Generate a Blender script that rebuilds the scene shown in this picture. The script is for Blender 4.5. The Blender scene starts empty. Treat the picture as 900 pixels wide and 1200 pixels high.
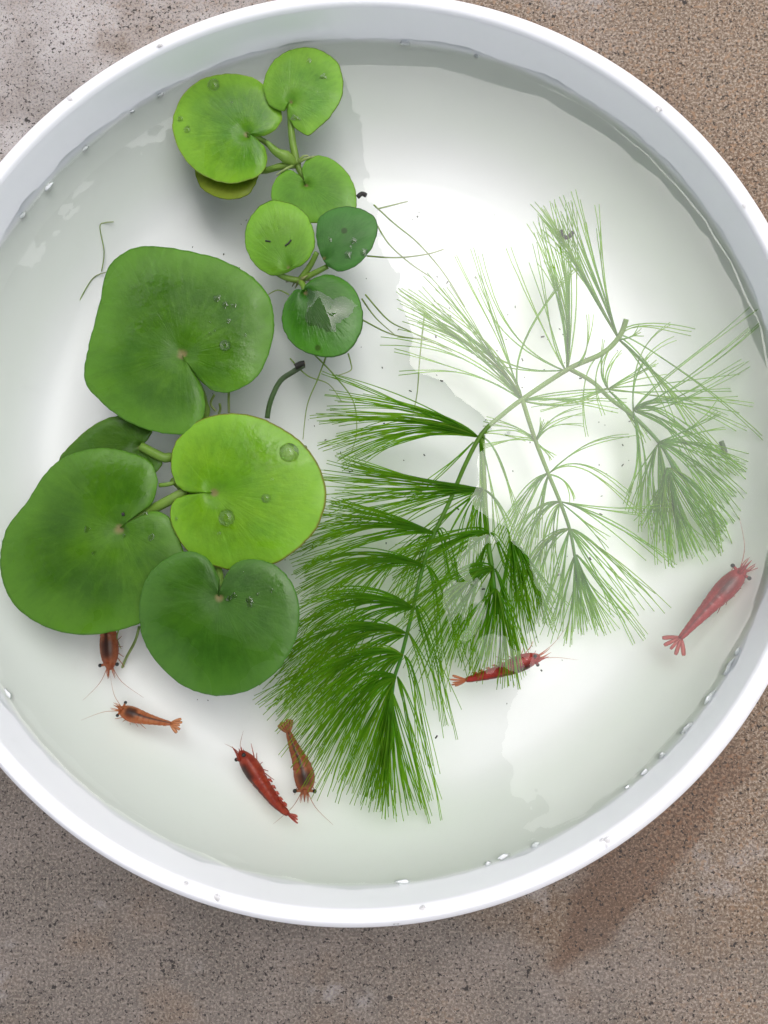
import bpy, bmesh, math, random
from mathutils import Vector, Matrix, noise

SC = bpy.context.scene
COL = SC.collection
random.seed(7)

# ------------------------------------------------------------------ camera
RIM_Z = 0.0345                        # height of the rim above the concrete
FPX = 1000.0                          # focal length in photo pixels (900 x 1200)
CAM = Vector((0.0218, -0.0311, RIM_Z + 0.1763))
ROT = Matrix.Rotation(0.071, 3, 'Y') @ Matrix.Rotation(0.086, 3, 'X')
cd = bpy.data.cameras.new('camera')
cam = bpy.data.objects.new('camera', cd)
COL.objects.link(cam)
cam.location = CAM
cam.rotation_euler = ROT.to_euler()
cd.sensor_fit = 'VERTICAL'
cd.sensor_height = 36.0
cd.lens = 36.0 * FPX / 1200.0
cd.clip_start = 0.005
cd.clip_end = 100.0
SC.camera = cam

# ------------------------------------------------------------------ light
SUN_DIR = Vector((0.06, 0.24, 1.0)).normalized()      # towards the bright part of the overcast
w = bpy.data.worlds.new('World')
SC.world = w
w.use_nodes = True
wn = w.node_tree
bg = wn.nodes['Background']
sky = wn.nodes.new('ShaderNodeTexSky')
sky.sky_type = 'NISHITA'
sky.sun_disc = False
sky.sun_elevation = math.asin(SUN_DIR.z)
sky.sun_rotation = math.atan2(SUN_DIR.x, SUN_DIR.y)
sky.air_density = 1.0
sky.dust_density = 4.0
hs = wn.nodes.new('ShaderNodeHueSaturation')          # overcast: the sky's blue greyed down
hs.inputs['Saturation'].default_value = 0.35
wn.links.new(sky.outputs[0], hs.inputs['Color'])
wn.links.new(hs.outputs[0], bg.inputs[0])
bg.inputs[1].default_value = 0.15
sl = bpy.data.lights.new('sun', 'SUN')
sl.energy = 1.25
sl.angle = math.radians(70)
sl.color = (1.0, 0.975, 0.945)
sun = bpy.data.objects.new('sun', sl)
COL.objects.link(sun)
sun.rotation_euler = SUN_DIR.to_track_quat('Z', 'Y').to_euler()
sun.location = (0, 0, 3)
SC.view_settings.view_transform = 'Standard'
SC.view_settings.look = 'None'
SC.view_settings.gamma = 1.0
SC.view_settings.use_curve_mapping = False
SC.view_settings.exposure = 0.72
SC.cycles.max_bounces = 7
SC.cycles.diffuse_bounces = 4
SC.cycles.glossy_bounces = 3
SC.cycles.transmission_bounces = 5
SC.cycles.transparent_max_bounces = 24
SC.cycles.caustics_reflective = False
SC.cycles.use_adaptive_sampling = True
SC.cycles.adaptive_threshold = 0.02

# ------------------------------------------------------------------ helpers
ZW = RIM_Z - 0.0107                   # water level
ZF = 0.0025                           # inside of the basin floor


def P(x, y, z):
    """Photo pixel -> point of the horizontal plane at height z."""
    d = ROT @ Vector(((x - 450) / FPX, -(y - 600) / FPX, -1.0))
    return CAM + d * ((z - CAM.z) / d.z)


def link(name, me, mat=None, parent=None):
    o = bpy.data.objects.new(name, me)
    COL.objects.link(o)
    if mat is not None:
        me.materials.append(mat)
    if parent is not None:
        o.parent = parent
        o.matrix_parent_inverse = parent.matrix_world.inverted()
    return o


def empty(name, loc, label, cat, group=None):
    o = bpy.data.objects.new(name, None)
    COL.objects.link(o)
    o.empty_display_size = 0.005
    o.matrix_world = Matrix.Translation(loc)
    return tag(o, label, cat, group)


def tag(o, label, cat, group=None, kind=None):
    if label:
        o['label'] = label
    if cat:
        o['category'] = cat
    if group:
        o['group'] = group
    if kind:
        o['kind'] = kind
    return o


class MB:
    def __init__(self):
        self.v = []
        self.f = []
        self.uv = []

    def add(self, p, uv=(0, 0)):
        self.v.append(tuple(p))
        self.uv.append(uv)
        return len(self.v) - 1

    def tube(self, pts, rad, sides=4, u0=0.0, vc=None):
        n = len(pts)
        rings = []
        prev = None
        for i, p in enumerate(pts):
            a = pts[max(i - 1, 0)]
            b = pts[min(i + 1, n - 1)]
            t = (b - a)
            if t.length < 1e-9:
                t = Vector((0, 0, 1))
            t.normalize()
            if prev is None:
                ref = Vector((0, 0, 1)) if abs(t.z) < 0.9 else Vector((1, 0, 0))
                prev = t.cross(ref).normalized()
            s = (prev - t * prev.dot(t)).normalized()
            prev = s
            q = t.cross(s)
            r = rad[i] if hasattr(rad, '__len__') else rad
            ring = []
            for k in range(sides):
                an = 2 * math.pi * k / sides
                ring.append(self.add(p + s * (r * math.cos(an)) + q * (r * math.sin(an)),
                                     (u0 + i / (n - 1) * (1 - u0), k / sides if vc is None else vc)))
            rings.append(ring)
        for i in range(n - 1):
            for k in range(sides):
                k2 = (k + 1) % sides
                self.f.append((rings[i][k], rings[i][k2], rings[i + 1][k2], rings[i + 1][k]))
        self.f.append(tuple(reversed(rings[0])))
        self.f.append(tuple(rings[-1]))

    def sphere(self, c, r, nu=10, nv=7, sc=(1, 1, 1)):
        idx = []
        for j in range(nv + 1):
            th = math.pi * j / nv
            row = []
            for i in range(nu):
                ph = 2 * math.pi * i / nu
                row.append(self.add(c + Vector((r * sc[0] * math.sin(th) * math.cos(ph),
                                                r * sc[1] * math.sin(th) * math.sin(ph),
                                                r * sc[2] * math.cos(th)))))
            idx.append(row)
        for j in range(nv):
            for i in range(nu):
                i2 = (i + 1) % nu
                self.f.append((idx[j][i], idx[j + 1][i], idx[j + 1][i2], idx[j][i2]))

    def build(self, name, mat, parent=None, smooth=True, merge=0.0):
        me = bpy.data.meshes.new(name)
        me.from_pydata(self.v, [], self.f)
        ul = me.uv_layers.new(name='UVMap')
        for lp in me.loops:
            ul.data[lp.index].uv = self.uv[lp.vertex_index]
        if merge:
            bm = bmesh.new()
            bm.from_mesh(me)
            bmesh.ops.remove_doubles(bm, verts=bm.verts, dist=merge)
            bmesh.ops.recalc_face_normals(bm, faces=bm.faces)
            bm.to_mesh(me)
            bm.free()
        if smooth:
            me.polygons.foreach_set('use_smooth', [True] * len(me.polygons))
        me.update()
        return link(name, me, mat, parent)


def catmull(pts, closed, per):
    out = []
    n = len(pts)
    rng = n if closed else n - 1
    for i in range(rng):
        if closed:
            p0, p1, p2, p3 = pts[(i - 1) % n], pts[i], pts[(i + 1) % n], pts[(i + 2) % n]
        else:
            p0, p1, p2, p3 = pts[max(i - 1, 0)], pts[i], pts[i + 1], pts[min(i + 2, n - 1)]
        for k in range(per):
            t = k / per
            out.append(0.5 * ((2 * p1) + (p2 - p0) * t + (2 * p0 - 5 * p1 + 4 * p2 - p3) * t * t
                              + (3 * p1 - p0 - 3 * p2 + p3) * t ** 3))
    if not closed:
        out.append(pts[-1])
    return out


# ------------------------------------------------------------------ materials
class NT:
    def __init__(self, name):
        self.m = bpy.data.materials.new(name)
        self.m.use_nodes = True
        self.t = self.m.node_tree
        self.t.nodes.clear()
        self.out = self.n('ShaderNodeOutputMaterial')

    def n(self, ty, **kw):
        nd = self.t.nodes.new(ty)
        for k, v in kw.items():
            setattr(nd, k, v)
        return nd

    def l(self, a, b):
        self.t.links.new(a, b)

    def val(self, sock, v):
        if hasattr(v, 'is_linked') or isinstance(v, bpy.types.NodeSocket):
            self.l(v, sock)
        else:
            sock.default_value = v

    def math(self, op, a, b=None, c=None, clamp=False):
        nd = self.n('ShaderNodeMath', operation=op, use_clamp=clamp)
        self.val(nd.inputs[0], a)
        if b is not None:
            self.val(nd.inputs[1], b)
        if c is not None:
            self.val(nd.inputs[2], c)
        return nd.outputs[0]

    def sstep(self, v, a, b, o0=0.0, o1=1.0):
        nd = self.n('ShaderNodeMapRange', interpolation_type='SMOOTHSTEP')
        self.val(nd.inputs[0], v)
        nd.inputs[1].default_value = a
        nd.inputs[2].default_value = b
        nd.inputs[3].default_value = o0
        nd.inputs[4].default_value = o1
        return nd.outputs[0]

    def mix(self, fac, a, b, blend='MIX'):
        nd = self.n('ShaderNodeMix', data_type='RGBA', blend_type=blend)
        self.val(nd.inputs[0], fac)
        for s, v in ((nd.inputs[6], a), (nd.inputs[7], b)):
            if isinstance(v, tuple):
                s.default_value = (*v[:3], 1.0)
            else:
                self.l(v, s)
        return nd.outputs[2]

    def noise(self, scale, detail=2.0, rough=0.5, vec=None, dist=0.0, out=0):
        nd = self.n('ShaderNodeTexNoise')
        nd.inputs['Scale'].default_value = scale
        nd.inputs['Detail'].default_value = detail
        nd.inputs['Roughness'].default_value = rough
        nd.inputs['Distortion'].default_value = dist
        if vec is not None:
            self.l(vec, nd.inputs['Vector'])
        return nd.outputs[out]

    def voro(self, scale, vec=None, feature='F1', rand=1.0):
        nd = self.n('ShaderNodeTexVoronoi', feature=feature)
        nd.inputs['Scale'].default_value = scale
        nd.inputs['Randomness'].default_value = rand
        if vec is not None:
            self.l(vec, nd.inputs['Vector'])
        return nd

    def pos(self):
        return self.n('ShaderNodeNewGeometry').outputs['Position']

    def bump(self, h, strength=0.5, dist=0.001, normal=None):
        nd = self.n('ShaderNodeBump')
        nd.inputs['Strength'].default_value = strength
        nd.inputs['Distance'].default_value = dist
        self.l(h, nd.inputs['Height'])
        if normal is not None:
            self.l(normal, nd.inputs['Normal'])
        return nd.outputs[0]

    def principled(self, **kw):
        nd = self.n('ShaderNodeBsdfPrincipled')
        for k, v in kw.items():
            s = nd.inputs[k.replace('_', ' ')]
            if isinstance(v, tuple):
                s.default_value = (*v[:3], 1.0)
            else:
                self.val(s, v)
        return nd

    def surf(self, sh):
        self.l(sh, self.out.inputs['Surface'])
        return self.m


def mat_concrete():
    t = NT('concrete')
    p = t.pos()
    sep = t.n('ShaderNodeSeparateXYZ')
    t.l(p, sep.inputs[0])
    x, y = sep.outputs[0], sep.outputs[1]
    big = t.noise(14, 2, 0.6, p)
    mid = t.noise(70, 3, 0.65, p)
    fine = t.noise(520, 2, 0.7, p)
    # pale cement with light painted in at upper left, worn brown aggregate towards the right
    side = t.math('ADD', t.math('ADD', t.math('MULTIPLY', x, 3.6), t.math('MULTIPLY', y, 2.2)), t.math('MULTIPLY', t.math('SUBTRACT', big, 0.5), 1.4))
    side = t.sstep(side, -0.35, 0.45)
    lit_skin = t.math('ADD', t.math('MULTIPLY', t.math('SUBTRACT', y, x), 3.2), t.math('MULTIPLY', t.math('SUBTRACT', t.noise(22, 3, 0.6, p), 0.5), 1.3))
    lit_skin = t.sstep(lit_skin, 0.1, 0.75)
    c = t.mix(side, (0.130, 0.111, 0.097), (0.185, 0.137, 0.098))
    c = t.mix(lit_skin, c, (0.47, 0.44, 0.435))  # lower left stays darker, its shadow painted into the colour
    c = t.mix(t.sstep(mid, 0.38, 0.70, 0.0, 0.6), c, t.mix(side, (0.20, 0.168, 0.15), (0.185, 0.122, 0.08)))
    c = t.mix(t.sstep(t.noise(24, 4, 0.6, p), 0.50, 0.68, 0.0, 0.7), c, (0.155, 0.10, 0.06))
    pale = t.math('MULTIPLY', t.sstep(t.noise(26, 4, 0.7, p), 0.58, 0.68), 0.5)
    c = t.mix(pale, c, (0.33, 0.315, 0.315))
    # sand grains: light and dark, stronger towards the worn right
    amt = t.math('ADD', t.math('MULTIPLY', side, 0.34), 0.38)
    g1 = t.noise(1500, 2, 0.8, p)
    c = t.mix(t.math('MULTIPLY', t.sstep(g1, 0.50, 0.60), amt), c, (0.40, 0.33, 0.265))
    c = t.mix(t.math('MULTIPLY', t.sstep(g1, 0.49, 0.40), amt), c, (0.115, 0.075, 0.05))
    c = t.mix(t.math('MULTIPLY', t.sstep(t.noise(780, 1, 0.5, p), 0.58, 0.66), t.math('MULTIPLY', side, 0.6)), c, (0.30, 0.18, 0.105))
    # dark pits and dark stones
    pit = t.math('ADD', t.noise(820, 3, 0.7, p), t.math('MULTIPLY', t.math('SUBTRACT', t.noise(120, 2, 0.6, p), 0.5), 0.22))
    pit = t.sstep(pit, 0.618, 0.638)
    pit = t.math('MAXIMUM', pit, t.math('MULTIPLY', t.sstep(t.noise(1150, 1, 0.5, p), 0.64, 0.68), 0.9))
    wv = t.n('ShaderNodeVectorMath', operation='ADD')
    t.l(p, wv.inputs[0])
    nz = t.n('ShaderNodeVectorMath', operation='SCALE')
    nz.inputs[3].default_value = 0.0016
    t.l(t.noise(1100, 2, 0.6, p, out=1), nz.inputs[0])
    t.l(nz.outputs[0], wv.inputs[1])
    vv = t.voro(330, wv.outputs[0])
    gs = t.n('ShaderNodeSeparateColor')
    t.l(vv.outputs['Color'], gs.inputs[0])
    st = t.math('MULTIPLY', t.sstep(t.math('SUBTRACT', vv.outputs['Distance'], t.math('MULTIPLY', gs.outputs[1], 0.24)), -0.05, 0.04, 1.0, 0.0),
                t.math('GREATER_THAN', gs.outputs[0], 0.92))
    pit = t.math('MAXIMUM', pit, st)
    c = t.mix(t.math('MULTIPLY', pit, 0.95), c, (0.022, 0.018, 0.016))
    # wet brown tongue beside the basin
    A = P(790, 940, 0)
    B = P(650, 1130, 0)
    d = (B - A)
    L = d.length
    d.normalize()
    wx = t.math('ADD', x, t.math('MULTIPLY', t.math('SUBTRACT', mid, 0.5), 0.012))
    wy = t.math('ADD', y, t.math('MULTIPLY', t.math('SUBTRACT', t.noise(55, 2, 0.6, p), 0.5), 0.016))
    rx = t.math('SUBTRACT', wx, A.x)
    ry = t.math('SUBTRACT', wy, A.y)
    al = t.math('ADD', t.math('MULTIPLY', rx, d.x), t.math('MULTIPLY', ry, d.y))
    ac = t.math('ABSOLUTE', t.math('ADD', t.math('MULTIPLY', rx, -d.y), t.math('MULTIPLY', ry, d.x)))
    wid = t.math('SUBTRACT', 0.0100, t.math('MULTIPLY', t.math('POWER', t.math('DIVIDE', al, L, clamp=True), 2.0), 0.0080))
    stain = t.math('MULTIPLY', t.sstep(t.math('SUBTRACT', ac, wid), -0.0030, 0.0010, 1.0, 0.0),
                   t.math('MULTIPLY', t.sstep(al, L * 0.93, L * 1.03, 1.0, 0.0), t.sstep(al, -0.03, -0.01)))
    # damp band hugging the right side of the basin
    rr = t.math('SQRT', t.math('ADD', t.math('MULTIPLY', wx, wx), t.math('MULTIPLY', wy, wy)))
    damp = t.math('MULTIPLY', t.sstep(rr, 0.108, 0.132, 1.0, 0.0), t.sstep(x, 0.03, 0.075))
    wet = t.math('MAXIMUM', t.math('MULTIPLY', stain, 0.72), t.math('MULTIPLY', damp, 0.25))
    c = t.mix(wet, c, t.mix(1.0, c, (0.56, 0.37, 0.24), 'MULTIPLY'))
    hgt = t.math('ADD', t.math('MULTIPLY', g1, 0.9), t.math('MULTIPLY', fine, 0.5))
    b = t.bump(hgt, 0.55, 0.0004)
    rough = t.sstep(wet, 0, 1, 0.88, 0.6)
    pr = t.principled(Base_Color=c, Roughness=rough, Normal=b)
    return t.surf(pr.outputs[0])


def mat_plastic():
    t = NT('white_plastic')
    p = t.pos()
    sep = t.n('ShaderNodeSeparateXYZ')
    t.l(p, sep.inputs[0])
    # faint greenish film of algae on the submerged wall
    film = t.sstep(t.math('ADD', sep.outputs[2], t.math('MULTIPLY', t.math('SUBTRACT', t.noise(60, 3, 0.6, p), 0.5), 0.002)),
                   ZW - 0.0012, ZW + 0.0004, 1.0, 0.0)
    up = t.sstep(sep.outputs[2], ZF + 0.0004, ZF + 0.009)
    film = t.math('MULTIPLY', film, up)
    c = t.mix(film, (0.905, 0.895, 0.915), (0.84, 0.87, 0.83))
    dirt = t.sstep(t.noise(130, 4, 0.7, p), 0.55, 0.85, 0.0, 0.12)
    c = t.mix(dirt, c, (0.62, 0.63, 0.58))
    b = t.bump(t.noise(260, 3, 0.6, p), 0.05, 0.0004)
    pr = t.principled(Base_Color=c, Roughness=0.32, Normal=b)
    pr.inputs['Subsurface Weight'].default_value = 0.0
    return t.surf(pr.outputs[0])


def mat_water():
    t = NT('water')
    p = t.pos()
    h = t.math('ADD', t.math('MULTIPLY', t.noise(38, 2, 0.5, p), 1.0), t.math('MULTIPLY', t.noise(120, 2, 0.5, p), 0.12))
    b = t.bump(h, 1.0, 0.00030)
    tr = t.n('ShaderNodeBsdfTransparent')
    tr.inputs[0].default_value = (0.962, 0.984, 0.972, 1)
    gl = t.n('ShaderNodeBsdfGlossy')
    gl.inputs['Roughness'].default_value = 0.0
    gl.inputs['Color'].default_value = (1, 1, 1, 1)
    t.l(b, gl.inputs['Normal'])
    fr = t.n('ShaderNodeFresnel')
    fr.inputs['IOR'].default_value = 1.36
    mx = t.n('ShaderNodeMixShader')
    t.l(fr.outputs[0], mx.inputs[0])
    t.l(tr.outputs[0], mx.inputs[1])
    t.l(gl.outputs[0], mx.inputs[2])
    return t.surf(mx.outputs[0])


def mat_droplet():
    t = NT('clear_droplet')
    g = t.n('ShaderNodeBsdfGlass')
    g.inputs['IOR'].default_value = 1.33
    g.inputs['Roughness'].default_value = 0.0
    return t.surf(g.outputs[0])


def mat_film():
    t = NT('clear_film')
    tr = t.n('ShaderNodeBsdfTransparent')
    gl = t.n('ShaderNodeBsdfGlossy')
    gl.inputs['Roughness'].default_value = 0.04
    fr = t.n('ShaderNodeFresnel')
    fr.inputs['IOR'].default_value = 1.42
    mx = t.n('ShaderNodeMixShader')
    t.l(fr.outputs[0], mx.inputs[0])
    t.l(tr.outputs[0], mx.inputs[1])
    t.l(gl.outputs[0], mx.inputs[2])
    return t.surf(mx.outputs[0])


def mat_leaf(name, col, dark, edge=(0.2, 0.3, 0.03), seed=0.0, gloss=0.32):
    t = NT(name)
    uvn = t.n('ShaderNodeUVMap')
    sep = t.n('ShaderNodeSeparateXYZ')
    t.l(uvn.outputs[0], sep.inputs[0])
    u, v = sep.outputs[0], sep.outputs[1]
    tc = t.n('ShaderNodeMapping')
    tc.inputs['Location'].default_value = (seed * 3.1, seed * 1.7, seed)
    t.l(t.pos(), tc.inputs[0])
    p = tc.outputs[0]
    nz = t.noise(75, 4, 0.6, p)
    fine = t.noise(420, 3, 0.65, p)
    c = t.mix(t.sstep(nz, 0.30, 0.70), col, dark)
    c = t.mix(t.sstep(t.noise(28, 2, 0.5, p), 0.42, 0.62, 0.0, 0.55), c, tuple(0.7 * k for k in dark))
    c = t.mix(t.sstep(fine, 0.35, 0.8, 0.0, 0.30), c, tuple(0.55 * k for k in dark))
    # radiating veins, bent by noise, with a lace of small cross veins
    vv = t.math('ADD', v, t.math('MULTIPLY', t.math('SUBTRACT', t.noise(40, 2, 0.5, p), 0.5), 0.035))
    ray = t.math('ABSOLUTE', t.math('SUBTRACT', t.math('FRACT', t.math('MULTIPLY', vv, 15.0)), 0.5))
    rib = t.math('MULTIPLY', t.sstep(ray, 0.0, 0.075, 1.0, 0.0), t.sstep(u, 0.03, 0.2))
    rib = t.math('MULTIPLY', rib, t.sstep(u, 0.75, 0.97, 1.0, 0.0))
    arc = t.math('ABSOLUTE', t.math('SUBTRACT', t.math('FRACT', t.math('MULTIPLY', t.math('ADD', u, t.math('MULTIPLY', nz, 0.12)), 11.0)), 0.5))
    arc = t.math('MULTIPLY', t.sstep(arc, 0.0, 0.09, 1.0, 0.0), t.sstep(u, 0.15, 0.4))
    vo = t.voro(900, p, 'DISTANCE_TO_EDGE')
    lace = t.sstep(vo.outputs['Distance'], 0.0, 0.10, 1.0, 0.0)
    vein = t.math('MAXIMUM', t.math('MULTIPLY', rib, 0.09), t.math('MAXIMUM', t.math('MULTIPLY', arc, 0.2), t.math('MULTIPLY', lace, 0.22)))
    c = t.mix(t.math('MULTIPLY', vein, 0.22), c, tuple(min(1.0, 1.5 * k + 0.03) for k in col))
    # pale petiole scar and thin margin
    c = t.mix(t.sstep(u, 0.02, 0.075, 0.85, 0.0), c, (0.30, 0.24, 0.10))
    c = t.mix(t.sstep(u, 0.55, 1.0, 0.0, 0.6), c, tuple(min(1.0, 1.35 * k + 0.02) for k in col))
    c = t.mix(t.sstep(u, 0.975, 0.995, 0.0, 0.8), c, edge)
    # streaky grain that runs out from the petiole
    cv = t.n('ShaderNodeCombineXYZ')
    t.l(t.math('MULTIPLY', u, 5.0), cv.inputs[0])
    t.l(t.math('MULTIPLY', v, 70.0), cv.inputs[1])
    cv.inputs[2].default_value = seed * 2.3
    grain = t.noise(1.0, 3, 0.65, cv.outputs[0])
    grf = t.math('MULTIPLY', t.sstep(u, 0.05, 0.3), 0.16)
    c = t.mix(t.math('MULTIPLY', t.sstep(grain, 0.50, 0.68), grf), c, tuple(min(1.0, 1.35 * k + 0.012) for k in col))
    c = t.mix(t.math('MULTIPLY', t.sstep(grain, 0.50, 0.32), grf), c, tuple(0.62 * k for k in dark))
    patch = t.noise(60, 3, 0.6, p, 0.5)
    # small brown blemishes
    bl = t.voro(170, p)
    gs = t.n('ShaderNodeSeparateColor')
    t.l(bl.outputs['Color'], gs.inputs[0])
    spot = t.math('MULTIPLY', t.sstep(bl.outputs['Distance'], 0.08, 0.16, 1.0, 0.0), t.math('GREATER_THAN', gs.outputs[0], 0.93))
    c = t.mix(t.math('MULTIPLY', spot, 0.6), c, (0.03, 0.03, 0.008))
    h = t.math('ADD', t.math('MULTIPLY', rib, -0.045), t.math('ADD', t.math('MULTIPLY', nz, 0.9), t.math('ADD', t.math('MULTIPLY', fine, 0.34), t.math('MULTIPLY', grain, 0.22))))
    b = t.bump(h, 0.5, 0.0006)
    pr = t.principled(Base_Color=c, Roughness=t.sstep(patch, 0.38, 0.66, gloss + 0.22, gloss - 0.14), Normal=b)
    pr.inputs['Specular IOR Level'].default_value = 0.4
    trl = t.n('ShaderNodeBsdfTranslucent')
    t.l(t.mix(1.0, c, (1.0, 1.0, 0.5), 'MULTIPLY'), trl.inputs[0])
    mx = t.n('ShaderNodeMixShader')
    mx.inputs[0].default_value = 0.42
    t.l(pr.outputs[0], mx.inputs[1])
    t.l(trl.outputs[0], mx.inputs[2])
    return t.surf(mx.outputs[0])


def mat_fibre(name, col, tip, trans=0.4, strands=False):
    t = NT(name)
    uvn = t.n('ShaderNodeUVMap')
    sep = t.n('ShaderNodeSeparateXYZ')
    t.l(uvn.outputs[0], sep.inputs[0])
    nz = t.noise(160, 3, 0.6, t.pos())
    c = t.mix(t.sstep(sep.outputs[0], 0.15, 0.95), col, tip)
    c = t.mix(t.sstep(nz, 0.4, 0.75, 0.0, 0.5), c, tuple(0.5 * k for k in col))
    if strands:
        c = t.mix(t.sstep(sep.outputs[1], 0.0, 1.0, 0.5, 0.0), c, tuple(0.55 * k for k in col))
        c = t.mix(t.sstep(sep.outputs[1], 0.75, 1.0, 0.0, 0.6), c, (0.42, 0.58, 0.05))
    pr = t.principled(Base_Color=c, Roughness=0.45)
    trl = t.n('ShaderNodeBsdfTranslucent')
    t.l(c, trl.inputs[0])
    mx = t.n('ShaderNodeMixShader')
    mx.inputs[0].default_value = trans
    t.l(pr.outputs[0], mx.inputs[1])
    t.l(trl.outputs[0], mx.inputs[2])
    if strands:                                        # thin tissue lets light straight through
        tp = t.n('ShaderNodeBsdfTransparent')
        tp.inputs[0].default_value = (0.76, 0.97, 0.34, 1)
        m2 = t.n('ShaderNodeMixShader')
        m2.inputs[0].default_value = 0.42
        t.l(mx.outputs[0], m2.inputs[1])
        t.l(tp.outputs[0], m2.inputs[2])
        return t.surf(m2.outputs[0])
    return t.surf(mx.outputs[0])


def mat_shrimp(name, col, deep, clear, dark):
    """UV: u = 0 tail .. 1 head, v = around the body with 0.25 on the back."""
    t = NT(name)
    uvn = t.n('ShaderNodeUVMap')
    sep = t.n('ShaderNodeSeparateXYZ')
    t.l(uvn.outputs[0], sep.inputs[0])
    u, v = sep.outputs[0], sep.outputs[1]
    p = t.pos()
    nz = t.noise(500, 4, 0.7, p)
    c = t.mix(t.sstep(nz, 0.35, 0.7), col, deep)
    seg = t.math('ABSOLUTE', t.math('SUBTRACT', t.math('FRACT', t.math('MULTIPLY', u, 10.5)), 0.5))
    segm = t.math('MULTIPLY', t.sstep(seg, 0.36, 0.5), t.sstep(u, 0.55, 0.62, 1.0, 0.0))
    c = t.mix(t.math('MULTIPLY', segm, 0.55), c, deep)
    back = t.math('ABSOLUTE', t.math('SUBTRACT', v, 0.25))
    line = t.math('MULTIPLY', t.sstep(t.math('ADD', back, t.math('MULTIPLY', nz, 0.02)), 0.02, 0.065, 1.0, 0.0), t.sstep(u, 0.9, 0.75, 0.0, 1.0))
    c = t.mix(t.math('MULTIPLY', line, dark), c, (0.035, 0.012, 0.01))
    gut = t.math('MULTIPLY', t.math('MULTIPLY', t.sstep(u, 0.58, 0.68), t.sstep(u, 0.80, 0.90, 1.0, 0.0)),
                 t.sstep(t.math('ADD', back, t.math('MULTIPLY', nz, 0.06)), 0.08, 0.22, 1.0, 0.0))
    c = t.mix(t.math('MULTIPLY', gut, dark), c, (0.05, 0.018, 0.014))
    pr = t.principled(Base_Color=c, Roughness=0.35)
    trl = t.n('ShaderNodeBsdfTranslucent')
    t.l(c, trl.inputs[0])
    m1 = t.n('ShaderNodeMixShader')
    m1.inputs[0].default_value = 0.3
    t.l(pr.outputs[0], m1.inputs[1])
    t.l(trl.outputs[0], m1.inputs[2])
    tp = t.n('ShaderNodeBsdfTransparent')
    tp.inputs[0].default_value = (*[min(1.0, 0.55 + 0.6 * k) for k in col], 1)
    m2 = t.n('ShaderNodeMixShader')
    t.val(m2.inputs[0], t.math('MULTIPLY', t.math('SUBTRACT', 1.0, t.math('MAXIMUM', line, gut)), clear))
    t.l(m1.outputs[0], m2.inputs[1])
    t.l(tp.outputs[0], m2.inputs[2])
    return t.surf(m2.outputs[0])


def mat_plain(name, col, rough=0.6, spec=0.5):
    t = NT(name)
    nz = t.noise(300, 3, 0.6, t.pos())
    c = t.mix(t.sstep(nz, 0.3, 0.75), col, tuple(0.6 * k for k in col))
    pr = t.principled(Base_Color=c, Roughness=rough)
    pr.inputs['Specular IOR Level'].default_value = spec
    return t.surf(pr.outputs[0])


# ------------------------------------------------------------------ the setting
me = bpy.data.meshes.new('concrete_ground')
S = 6.0
me.from_pydata([(-S, -S, 0), (S, -S, 0), (S, S, 0), (-S, S, 0)], [], [(0, 1, 2, 3)])
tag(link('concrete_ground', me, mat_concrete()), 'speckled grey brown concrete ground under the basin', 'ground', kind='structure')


def lathe(profile, n=192):
    mb = MB()
    rows = []
    for r, z in profile:
        if r < 1e-6:
            rows.append([mb.add((0, 0, z))])
        else:
            rows.append([mb.add((r * math.cos(2 * math.pi * k / n), r * math.sin(2 * math.pi * k / n), z)) for k in range(n)])
    for a, b in zip(rows[:-1], rows[1:]):
        for k in range(n):
            k2 = (k + 1) % n
            if len(a) == 1 and len(b) == 1:
                break
            if len(a) == 1:
                mb.f.append((a[0], b[k2], b[k]))
            elif len(b) == 1:
                mb.f.append((a[k], a[k2], b[0]))
            else:
                mb.f.append((a[k], a[k2], b[k2], b[k]))
    return mb


def smooth_profile(pts, per=6):
    return [(q.x, q.y) for q in catmull([Vector((r, z)) for r, z in pts], False, per)]


M_PL = mat_plastic()
basin = empty('basin', (0, 0, 0), 'round white plastic basin holding clear water on concrete', 'basin')
RZ = RIM_Z
inner = [(9.56, -.02), (9.54, -.25), (9.52, -.7), (9.49, -1.12), (9.36, -1.45), (9.10, -1.85), (8.75, -2.25), (8.35, -2.63), (7.9, -2.95), (7.4, -3.13), (6.8, -3.2), (5.0, -3.2)]
inner = smooth_profile([(r / 100, RZ + z / 100) for r, z in inner]) + [(0.0, RZ - .032)]
outer = [(0.0, RZ - .0338), (.068, RZ - .0338), (.069, RZ - .0346), (.074, RZ - .0346), (.0755, RZ - .0338), (.0850, RZ - .0285), (.0930, RZ - .0205), (.0960, RZ - .012), (.0965, RZ - .004)]
mbw = lathe(inner + outer)
bowl = mbw.build('bowl', M_PL, basin)
lip = [(9.555, -.30), (9.56, -.08), (9.60, .05), (9.68, .105), (9.76, .115), (9.805, .10), (9.85, .062), (9.93, -.03), (9.985, -.14), (10.0, -.27), (9.985, -.42), (9.93, -.55), (9.84, -.60), (9.74, -.55), (9.66, -.40)]
lip = smooth_profile([(r / 100, RZ + z / 100) for r, z in lip], 5)
lathe(lip, 256).build('rim', M_PL, basin)

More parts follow.
